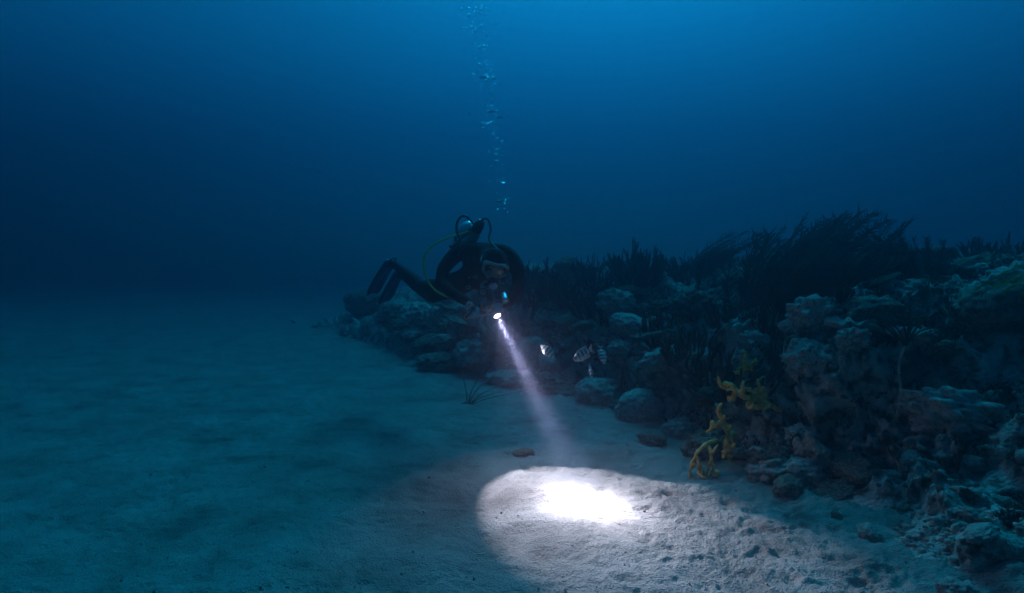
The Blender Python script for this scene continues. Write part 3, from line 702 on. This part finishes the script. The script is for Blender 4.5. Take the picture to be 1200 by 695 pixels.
def part(name, mb, m, parent=diver, smooth=True, bevel=0):
    return link(name, mb.local(pelvis).mesh(name, smooth, bevel), m, parent)
# head: hood, face, mask, regulator
FD = Vector((.16, -.86, -.48)).normalized()                    # where the face looks
FS = FD.cross(Vector((.18, 0, 1))).normalized(); FU = FS.cross(FD).normalized()
HC = px(578, 311, 4.32)
def ell(center, ax, ay, az, rx_, ry_, rz_, sub=4, f=None):
    v, fc_ = ico(sub); w = v * np.array([rx_, ry_, rz_])
    if f is not None: w = f(v, w)
    Mx = np.array([ax[:], ay[:], az[:]]); return np_mesh('shape', w @ Mx + np.array((center - pelvis)[:]), fc_)
def hood_f(v, w):
    w = w * (1 + .02 * fbm(v * 3, 4, 3))[:, None]; w[:, 1] *= np.where(v[:, 1] > .55, .92, 1); return w
def face_f(v, w):
    # nose, brow, mouth and eye sockets on the front of the head (local y forward, z up)
    x, z = w[:, 0], w[:, 2]; front = np.clip(v[:, 1], 0, 1)
    w[:, 1] += front * (.026 * np.exp(-((x / .013) ** 2 + ((z + .002) / .022) ** 2)) + .008 * np.exp(-((z - .040) / .012) ** 2) - .010 * np.exp(-(((np.abs(x) - .031) / .014) ** 2 + ((z - .022) / .011) ** 2)) + .008 * np.exp(-((x / .022) ** 2 + ((z + .048) / .010) ** 2)))
    return w
hood = link('hood', ell(HC - FD * .012, FS, FD, FU, .098, .112, .128, 4, hood_f), M_SUIT, diver)
link('face', ell(HC + FD * .030 - FU * .012, FS, FD, FU, .068, .080, .092, 4, face_f), M_SKIN, diver)
MC = HC + FD * .104 + FU * .016
mb = MB()
ring = []
for k in range(28):
    a = 2 * math.pi * k / 28; cx_, sy_ = math.cos(a), math.sin(a)
    w_ = .088 * (abs(cx_) ** .62) * (1 if cx_ > 0 else -1); h_ = .046 * (abs(sy_) ** .62) * (1 if sy_ > 0 else -1)
    if sy_ < 0 and abs(w_) < .022: h_ *= .72
    ring.append(MC + FS * w_ + FU * h_ - FD * (2.6 * w_ * w_))
mask_o = part('dive_mask', MB().tube(ring + [ring[0]], .0105, 8, False), M_SILICONE)
def offs(rg, s, d): return [MC + (p_ - MC) * s + FD * d for p_ in rg]
mbs = MB(); r1, r2 = offs(ring, 1.0, -.004), offs(ring, 1.02, -.055); base = 0
for p_ in r1 + r2: mbs.v.append(tuple(p_))
for k in range(28): mbs.f.append((k, (k + 1) % 28, 28 + (k + 1) % 28, 28 + k))
part('skirt', mbs, M_SILICONE, mask_o)
for sgn in (-1, 1):                                            # two glass panes
    mbp = MB(); ps = []
    for k in range(20):
        a = 2 * math.pi * k / 20; w_ = .036 * (abs(math.cos(a)) ** .7) * (1 if math.cos(a) > 0 else -1); h_ = .034 * (abs(math.sin(a)) ** .7) * (1 if math.sin(a) > 0 else -1)
        q_ = MC + FS * (sgn * .041 + w_) + FU * h_; w2 = sgn * .041 + w_; ps.append(q_ - FD * 2.6 * w2 * w2)
    for p_ in ps: mbp.v.append(tuple(p_ + FD * .004))
    for p_ in ps: mbp.v.append(tuple(p_))
    mbp.f.append(tuple(range(20))); mbp.f.append(tuple(reversed(range(20, 40))))
    for k in range(20): mbp.f.append((k, (k + 1) % 20, 20 + (k + 1) % 20, 20 + k))
    part('pane', mbp, M_GLASS, mask_o, False)
bridge = [MC + FU * .034 + FD * .003, MC + FD * .008, MC - FU * .026 + FD * .006]
part('nose_bridge', MB().tube(bridge, [.007, .009, .013], 7), M_GREY, mask_o)
st = []
for k in range(15):
    a = math.pi * k / 14; st.append(HC + FS * (.104 * math.cos(a)) + FD * (.055 - .175 * math.sin(a)) + FU * (.018 + .02 * math.sin(a)))
part('strap', MB().tube(st, .010, 6), M_BLACK, mask_o)
RC = HC + FD * .128 - FU * .072
reg = part('regulator', MB().lathe([(-.040, .016), (-.026, .020), (-.024, .036), (0, .042), (.018, .041), (.026, .036), (.028, .001)], RC, (FD * .9 - FU * .25).normalized(), 20), M_BLACK)
part('purge_cover', MB().lathe([(.0, .030), (.008, .036), (.016, .030), (.020, .001)], RC + (FD * .9 - FU * .25).normalized() * .024, (FD * .9 - FU * .25).normalized(), 6), M_REG, reg, False)
part('exhaust_tee', MB().tube([RC - FU * .030 - FS * .055 - FD * .02, RC - FU * .034, RC - FU * .030 + FS * .055 - FD * .02], [.012, .017, .012], 8), M_BLACK, reg)
# tank on the back with valve and first stage
TT, TB = px(552, 269, 4.72), px(538, 292, 5.34); TA = (TB - TT).normalized()
tank = part('tank', MB().lathe([(-.005, .020), (.0, .045), (.012, .066), (.032, .082), (.060, .089), (.20, .090), (.55, .090), (.60, .088), (.62, .07)], TT, TA, 32), M_TANK)
part('valve', MB().lathe([(-.065, .008), (-.062, .022), (-.03, .024), (-.028, .018), (.004, .02)], TT, TA, 14), M_STEEL, tank)
tu, tw = frame_for(TA); 
part('valve_knob', MB().lathe([(0, .012), (.025, .012), (.027, .024), (.055, .024), (.058, .018)], TT - TA * .045, (Vector((1, 0, .1))).normalized(), 12), M_BLACK, tank)
part('first_stage', MB().lathe([(-.04, .026), (-.037, .042), (.03, .044), (.038, .036), (.065, .030), (.067, .012)], TT - TA * .05 + Vector((.045, -.02, .0)), Vector((.5, -.3, .8)), 16), M_BLACK, tank)
mbb = MB().lathe([(.22, .0945), (.27, .0945)], TT, TA, 32); part('tank_band', mbb, M_NYLON, tank)
# buoyancy jacket: a padded back and shoulders, straps and cummerbund
JV = [px(566, 288, 4.60) - pelvis, px(564, 300, 4.76) - pelvis, px(558, 312, 4.92) - pelvis, px(550, 322, 5.02) - pelvis, px(590, 297, 4.54) - pelvis, px(547, 296, 4.60) - pelvis, px(587, 317, 4.56) - pelvis, px(554, 316, 4.56) - pelvis]
jk = link('buoyancy_jacket', skin_mesh('jacket', JV, [(0, 1), (1, 2), (2, 3), (0, 4), (0, 5), (4, 6), (5, 7)], [(.125, .115), (.13, .12), (.115, .11), (.09, .08), .085, .080, .088, .055], 0, 2), M_NYLON, diver)
for i, (x, y, d) in enumerate([(548, 326, 4.50), (557, 325, 4.48), (549, 337, 4.42), (556, 341, 4.40), (590, 321, 4.42)]):
    c_ = px(x, y, d); rg_ = [c_ + Vector((.016 * math.cos(a), 0, .012 * math.sin(a))) for a in [2 * math.pi * k / 12 for k in range(13)]]
    part('ring', MB().tube(rg_, .0032, 6, False), M_STEEL, jk)
for (x0, y0, x1, y1, d) in ((544, 300, 549, 336, 4.54), (592, 300, 589, 330, 4.46)):
    part('strap', MB().tube(spline([px(x0, y0, d), px((x0 + x1) / 2 - 1, (y0 + y1) / 2, d - .06), px(x1, y1, d - .02)], 5), .016, 6), M_NYLON, jk)
gauge = part('gauge_console', MB().lathe([(-.012, .030), (-.010, .034), (.010, .034), (.012, .030), (.012, .002)], px(566, 343, 4.34), Vector((.1, -.9, .35)), 20), M_BLACK, jk)
part('dial', MB().lathe([(.0, .026), (.003, .025), (.0035, .001)], px(566, 343, 4.34) + Vector((.1, -.9, .35)).normalized() * .011, Vector((.1, -.9, .35)), 18), M_GREY, gauge)
part('pocket', MB().box(px(556, 333, 4.50), Vector((1, .1, 0)).normalized(), Vector((-.1, 1, .2)).normalized(), Vector((0, -.2, 1)).normalized(), .040, .02, .045), M_NYLON, jk, False, .008)
part('buckle', MB().box(px(570, 331, 4.44), Vector((1, 0, 0)), Vector((0, 1, 0)), Vector((0, 0, 1)), .024, .006, .013), M_GREY, jk, False, .003)
part('inflator', MB().lathe([(0, .014), (.02, .018), (.06, .018), (.075, .012), (.09, .012)], px(548, 345, 4.36), Vector((.1, -.2, -1)), 12), M_GREY, jk)
# hoses
def hose(pts, r, m, name): part(name, MB().tube(spline([px(*p_) for p_ in pts], 7), r, 8), m)
hose([(552, 270, 4.66), (542, 274, 4.62), (526, 278, 4.58), (510, 286, 4.54), (499, 297, 4.52), (496, 312, 4.5), (500, 326, 4.5), (508, 338, 4.5), (520, 346, 4.5), (532, 350, 4.46)], .0075, M_YELLOW, 'yellow_hose')
hose([(556, 263, 4.64), (545, 253, 4.62), (537, 258, 4.62), (535, 270, 4.60), (540, 284, 4.56), (536, 302, 4.50)], .009, M_BLACK, 'hose')
hose([(560, 262, 4.62), (570, 256, 4.60), (575, 267, 4.58), (574, 282, 4.50), (590, 300, 4.34), (596, 318, 4.26), (591, 328, 4.20)], .009, M_BLACK, 'hose')
hose([(552, 268, 4.66), (540, 280, 4.62), (530, 289, 4.56), (527, 288, 4.54)], .010, M_BLACK, 'hose')
# fins
def fin(root, tip, wdir, name='fin'):
    ax_ = (tip - root).normalized(); wd = (wdir - ax_ * wdir.dot(ax_)).normalized(); up_ = ax_.cross(wd); L = (tip - root).length
    e_ = link(name, None, parent=diver); mbf = MB()
    prof = [(.00, .046, .044), (.10, .056, .048), (.20, .062, .038), (.28, .070, .022), (.5, .080, .012), (.75, .086, .007), (.93, .088, .005), (1.0, .076, .003)]
    for t, w_, h_ in prof:
        c_ = root + ax_ * (t * L) + up_ * (.05 * t * t)
        for sx_, sz_ in ((-1, -.6), (-1, .6), (-.5, 1), (0, .55), (.5, 1), (1, .6), (1, -.6), (.5, -1), (0, -.55), (-.5, -1)): mbf.v.append(tuple(c_ + wd * (w_ * sx_) + up_ * (h_ * sz_) + ax_ * (.03 * (1 if abs(sx_) == 1 and t == 1 else 0))))
    for i in range(len(prof) - 1):
        for k in range(10): a, b_ = i * 10 + k, i * 10 + (k + 1) % 10; mbf.f.append((a, b_, b_ + 10, a + 10))
    mbf.f.append(tuple(reversed(range(10)))); mbf.f.append(tuple(range((len(prof) - 1) * 10, len(prof) * 10)))
    part('blade', mbf, M_BLUEFIN, e_)
    for sgn in (-1, 1): part('rail', MB().tube([root + ax_ * (t * L) + up_ * (.05 * t * t) + wd * (sgn * w_ * .98) for t, w_, h_ in prof], [.010, .013, .014, .014, .012, .010, .008, .004], 6), M_BLACK, e_)
    c_ = root; part('heel_strap', MB().tube([c_ + wd * .046, c_ - ax_ * .05 + wd * .03, c_ - ax_ * .062, c_ - ax_ * .05 - wd * .03, c_ - wd * .046], .008, 6), M_BLACK, e_)
    return e_
fin(px(458.5, 307, 5.78), px(434, 339, 5.98), Vector((.75, .35, .45)))
fin(px(468.5, 320, 6.03), px(448, 349, 6.32), Vector((.75, .35, .45)))

# ---------------------------------------------------------------- what the diver holds
torch = empty('dive_torch', TORCH_TIP)
tag(torch, 'lit dive torch gripped in the hand of the diver, aimed at the sand', 'torch')
def tpart(name, mb, m, smooth=True): return link(name, mb.local(TORCH_TIP).mesh(name, smooth), m, torch)
tpart('barrel', MB().lathe([(-.19, .010), (-.188, .020), (-.155, .021), (-.15, .019), (-.06, .019)], TORCH_TIP, AX, 20), M_BLACK)
tpart('head', MB().lathe([(-.062, .019), (-.05, .026), (-.012, .029), (-.0, .029), (-.0, .0255), (-.007, .0245)], TORCH_TIP, AX, 24), M_GREY)
tpart('lens', MB().lathe([(-.0065, .001), (-.006, .0235), (-.0025, .0235), (-.002, .001)], TORCH_TIP, AX, 20), M_LENS)
tpart('switch', MB().lathe([(0, .007), (.008, .006)], TORCH_TIP - AX * .07 + UPV * .024, UPV, 10), M_GREY)
d_ = bpy.data.lights.new('torch_light', 'SPOT'); d_.energy = 18500; d_.spot_size = R(120); d_.spot_blend = 0.2; d_.color = (.84, .79, .97); d_.shadow_soft_size = .012
o_ = bpy.data.objects.new('torch_light', d_); COL.objects.link(o_); o_.parent = torch
o_.location = AX * .018; o_.rotation_euler = AX.to_track_quat('-Z', 'Y').to_euler()
# the reflector's throw: tight hot core, even flood cone with a soft rim, faint side spill
d_.use_nodes = True; ln = d_.node_tree.nodes; ll = d_.node_tree.links
tc_ = ln.new('ShaderNodeTexCoord'); sp_ = ln.new('ShaderNodeSeparateXYZ'); ll.new(tc_.outputs['Normal'], sp_.inputs[0])
ab = ln.new('ShaderNodeMath'); ab.operation = 'ABSOLUTE'; ll.new(sp_.outputs[2], ab.inputs[0])
ac = ln.new('ShaderNodeMath'); ac.operation = 'ARCCOSINE'; ll.new(ab.outputs[0], ac.inputs[0])
dv_ = ln.new('ShaderNodeMath'); dv_.operation = 'DIVIDE'; dv_.inputs[1].default_value = R(60); ll.new(ac.outputs[0], dv_.inputs[0])
rp_ = ramp(ln, [(a_ / 60, (v_, v_, v_)) for a_, v_ in ((0, 1.0), (2.5, .90), (5, .48), (7, .14), (9.5, .050), (14, .023), (20, .0165), (25, .0128), (28.9, .0009), (42, .0006), (60, 0))])
ll.new(dv_.outputs[0], rp_.inputs[0]); em = ln['Emission']; ll.new(rp_.outputs[0], em.inputs['Strength'])
tray = empty('camera_tray', TR)
tag(tray, 'grey camera tray with stubby arms held before the chest of the diver', 'camera tray')
def ypart(name, mb, m, smooth=False, bevel=0): return link(name, mb.local(TR).mesh(name, smooth, bevel), m, tray)
ypart('plate', MB().box(TR, tx_, ty_, tz_, .13, .045, .009), M_GREY, False, .004)
ypart('camera_body', MB().box(TR + tz_ * .042 + tx_ * .01, tx_, ty_, tz_, .045, .028, .030), M_BLACK, False, .006)
ypart('lens_port', MB().lathe([(0, .024), (.02, .026), (.03, .024), (.031, .002)], TR + tz_ * .042 + tx_ * .01 - ty_ * .026, -ty_, 18), M_GREY, True)
for sgn in (-1, 1): ypart('arm', MB().tube(spline([TR + tx_ * (.12 * sgn) + tz_ * .005, TR + tx_ * (.135 * sgn) + tz_ * .06, TR + tx_ * (.11 * sgn) + tz_ * .11 - ty_ * .03], 5), .009, 8), M_GREY, True)
ypart('strobe', MB().lathe([(-.03, .014), (-.028, .02), (.02, .022), (.035, .027), (.037, .003)], TR + tx_ * .125 + tz_ * .12 - ty_ * .04, (Vector((.2, -.5, -.6))), 16), M_STEEL, True)

# ---------------------------------------------------------------- striped fish
def fish_parts():
    L, out_ = .15, {}
    prof = [(-.50, .004, .002), (-.47, .014, .006), (-.40, .028, .012), (-.30, .040, .017), (-.15, .050, .020), (0, .052, .020), (.15, .045, .017), (.27, .032, .012), (.36, .019, .007), (.42, .013, .004), (.46, .014, .0025)]
    mb_ = MB(); n_s = 18
    for t, h_, w_ in prof:
        for k in range(n_s):
            a = 2 * math.pi * k / n_s; mb_.v.append((-t * L / .96, w_ * math.cos(a), h_ * .80 * math.sin(a) - .002 * (t < -.3)))
    for i in range(len(prof) - 1):
        for k in range(n_s): a, b_ = i * n_s + k, i * n_s + (k + 1) % n_s; mb_.f.append((a, b_, b_ + n_s, a + n_s))
    mb_.f.append(tuple(range(n_s))); mb_.f.append(tuple(reversed(range((len(prof) - 1) * n_s, len(prof) * n_s))))
    out_['body'] = (mb_.mesh('fish_body'), M_FISH)
    def fin_(pts, th=.0009):
        q = MB(); n_ = len(pts)
        for s_ in (-1, 1):
            for x, y, z in pts: q.v.append((x, y + s_ * th, z))
        q.f += [tuple(range(n_)), tuple(reversed(range(n_, 2 * n_)))] + [(k, (k + 1) % n_, n_ + (k + 1) % n_, n_ + k) for k in range(n_)]
        return q.mesh('fish_fin', False)
    out_['tail_fin'] = (fin_([(-.068, 0, .010), (-.085, 0, .026), (-.108, 0, .040), (-.094, 0, .010), (-.091, 0, 0), (-.094, 0, -.010), (-.108, 0, -.040), (-.085, 0, -.026), (-.068, 0, -.010)]), M_FIN)
    out_['dorsal_fin'] = (fin_([(.030, 0, .036), (.015, 0, .050), (-.015, 0, .052), (-.045, 0, .050), (-.062, 0, .042), (-.055, 0, .018), (-.02, 0, .036)]), M_FIN)
    out_['anal_fin'] = (fin_([(-.010, 0, -.038), (-.025, 0, -.052), (-.050, 0, -.050), (-.060, 0, -.036), (-.052, 0, -.016), (-.02, 0, -.034)]), M_FIN)
    out_['pelvic_fin'] = (fin_([(.025, 0, -.036), (.008, .004, -.058), (-.004, .004, -.060), (.010, 0, -.038)]), M_FIN)
    for s_ in (-1, 1):
        q = fin_([(.030, s_ * .0175, -.004), (.012, s_ * .030, .006), (.000, s_ * .036, -.004), (.006, s_ * .032, -.016), (.022, s_ * .019, -.014)], .0007); out_['pectoral_fin%d' % s_] = (q, M_FIN)
        out_['eye%d' % s_] = (MB().lathe([(-.003, .0055), (.0, .0055), (.002, .004), (.0028, .001)], Vector((.054, s_ * .0125, .008)), Vector((0.15, s_, 0)), 12).mesh('fish_eye'), M_EYE)
    return out_
FP = fish_parts()
for (x, y, d, hd, up_, sc, label) in (
        (641, 411, 4.15, (.72, -.30, -.62), (.62, -.1, .70), .80, 'striped fish swimming alone beside the torch beam, head down'),
        (682, 416, 4.10, (-.80, -.25, -.42), (-.42, -.2, .86), .90, 'largest striped fish of the trio, flank showing dark bars'),
        (706, 417, 4.12, (.15, -.35, -.9), (-.75, -.6, .1), .74, 'striped fish diving head down beside the largest fish of the trio'),
        (692, 435.5, 4.05, (.05, -.80, -.60), (-.1, -.5, .8), .70, 'smallest pale fish, facing out head on below the other two')):
    e_ = empty('striped_fish', px(x, y, d)); tag(e_, label, 'fish', 'striped fish by the torch beam')
    f_ = Vector(hd).normalized(); s_ = Vector(up_).cross(f_).normalized(); u_ = f_.cross(s_)
    e_.matrix_world = Matrix(((f_.x, s_.x, u_.x, e_.location.x), (f_.y, s_.y, u_.y, e_.location.y), (f_.z, s_.z, u_.z, e_.location.z), (0, 0, 0, 1))) @ Matrix.Scale(sc, 4)
    for nm, (me, m_) in FP.items(): link(nm.rstrip('-1'), me, m_, e_)

# ---------------------------------------------------------------- bubbles from the regulator
BUB = []
for i in range(5):
    v, f = ico(3); w = v.copy()
    w *= np.array([1, 1, [.95, .62, .5, .7, .42][i]]) * (1 + .10 * fbm(v * 1.5, 60 + i, 2))[:, None]
    if i in (2, 4): w[:, 2] = np.where(v[:, 2] < 0, w[:, 2] * .25, w[:, 2])
    me = np_mesh('bubble', w, f); me.materials.append(M_BUBBLE); BUB.append(me)
path = [(252, 589), (232, 587), (200, 586), (170, 581), (150, 579), (125, 575), (92, 570), (70, 564), (45, 558), (20, 556), (0, 553), (-60, 548)]
def pathx(y):
    for (y1, x1), (y0, x0) in zip(path[:-1], path[1:]):
        if y0 <= y <= y1: return x0 + (x1 - x0) * (y - y0) / (y1 - y0)
    return path[0][1] if y > path[0][0] else path[-1][1]
br = random.Random(3); clusters = [(235, 9, 3.2), (250, 5, 2.6), (212, 9, 3.0), (192, 10, 2.8), (183, 12, 2.6), (172, 12, 2.4), (160, 12, 2.2), (142, 14, 3.0), (131, 14, 3.0), (122, 10, 2.4), (110, 10, 2.0), (100, 10, 2.0), (91, 24, 3.6), (78, 12, 2.4), (66, 10, 2.2), (50, 18, 3.0), (34, 14, 3.4), (22, 14, 3.2), (8, 16, 3.2), (-8, 14, 3.4)]
for cy_, n_, sz in clusters:
    for k in range(n_):
        y_ = cy_ + br.gauss(0, 4.5); x_ = pathx(y_) + br.gauss(0, 4.2 + (.02 * (250 - y_)))
        s_ = sz * br.uniform(.18, .55) * (1.8 if br.random() < .10 else 1) * .0075
        o_ = link('bubble', BUB[br.randrange(5) if s_ > .007 else br.choice((0, 1, 3))], loc=px(x_, y_, 4.55 + br.gauss(0, .06))); o_.scale = (s_,) * 3; o_.rotation_euler = (br.uniform(-.4, .4), br.uniform(-.4, .4), br.uniform(0, 6))
        tag(o_, 'small silvery air bubble in the column rising above the diver', 'bubble', 'bubbles rising from the diver')
for x_, y_, s_ in ((550, 133, 1.3), (585, 236, 2.6), (592, 234, 2.0), (575, 131, 2.4), (585, 138, 2.2), (571, 145, 1.6), (566, 91, 3.0), (577, 92, 3.2)):
    o_ = link('bubble', BUB[4], loc=px(x_, y_, 4.55)); o_.scale = (s_ * .0095,) * 3; o_.rotation_euler = (br.uniform(-.3, .3), br.uniform(-.3, .3), 0)
    tag(o_, 'large flattened dome-shaped air bubble among the smaller rising bubbles', 'bubble', 'large bubbles in the rising column')

nf = 520; fv, ff_ = ico(1); yy = np.array([br.uniform(-30, 262) for _ in range(nf)]); vb = []
for y_ in yy:
    p_ = px(pathx(y_) + br.gauss(0, 3.0 + .022 * (255 - y_)), y_, 4.55 + br.gauss(0, .07)); vb.append(fv * br.uniform(.0016, .0042) * np.array([1, 1, br.uniform(.6, 1)]) + np.array(p_[:]))
fb = link('fine_bubbles', np_mesh('fine_bubbles', np.concatenate(vb), (ff_[None] + (np.arange(nf) * len(fv))[:, None, None]).reshape(-1, 3)), M_BUBBLE)
tag(fb, 'fizz of tiny bubbles filling the column above the diver', 'bubbles', kind='stuff')

# ---------------------------------------------------------------- drifting specks in the water
n_ = 160
t_ = rng.uniform(.3, 1.35, n_); spread = rng.normal(0, 1, (n_, 3)) * (.02 + .13 * t_)[:, None]
pos = np.array(TORCH_TIP[:]) + t_[:, None] * np.array(AX[:]) + spread; pos = pos[pos[:, 2] > .06]
free = np.stack([rng.uniform(-3.5, 4.5, 1100), rng.uniform(2.2, 8, 1100), rng.uniform(.2, 3.6, 1100)], -1)
pos = np.concatenate([pos, free]); M_SNOW = plain('marine_snow', (0.55, 0.53, 0.5), 0.9)
tag(specks('marine_snow', pos, np.where(np.arange(len(pos)) < len(pos) - 1100, rng.uniform(.0004, .0009, len(pos)), rng.uniform(.0007, .0017, len(pos))) , M_SNOW, 9), 'pale drifting specks suspended in the water', 'particles', kind='stuff')
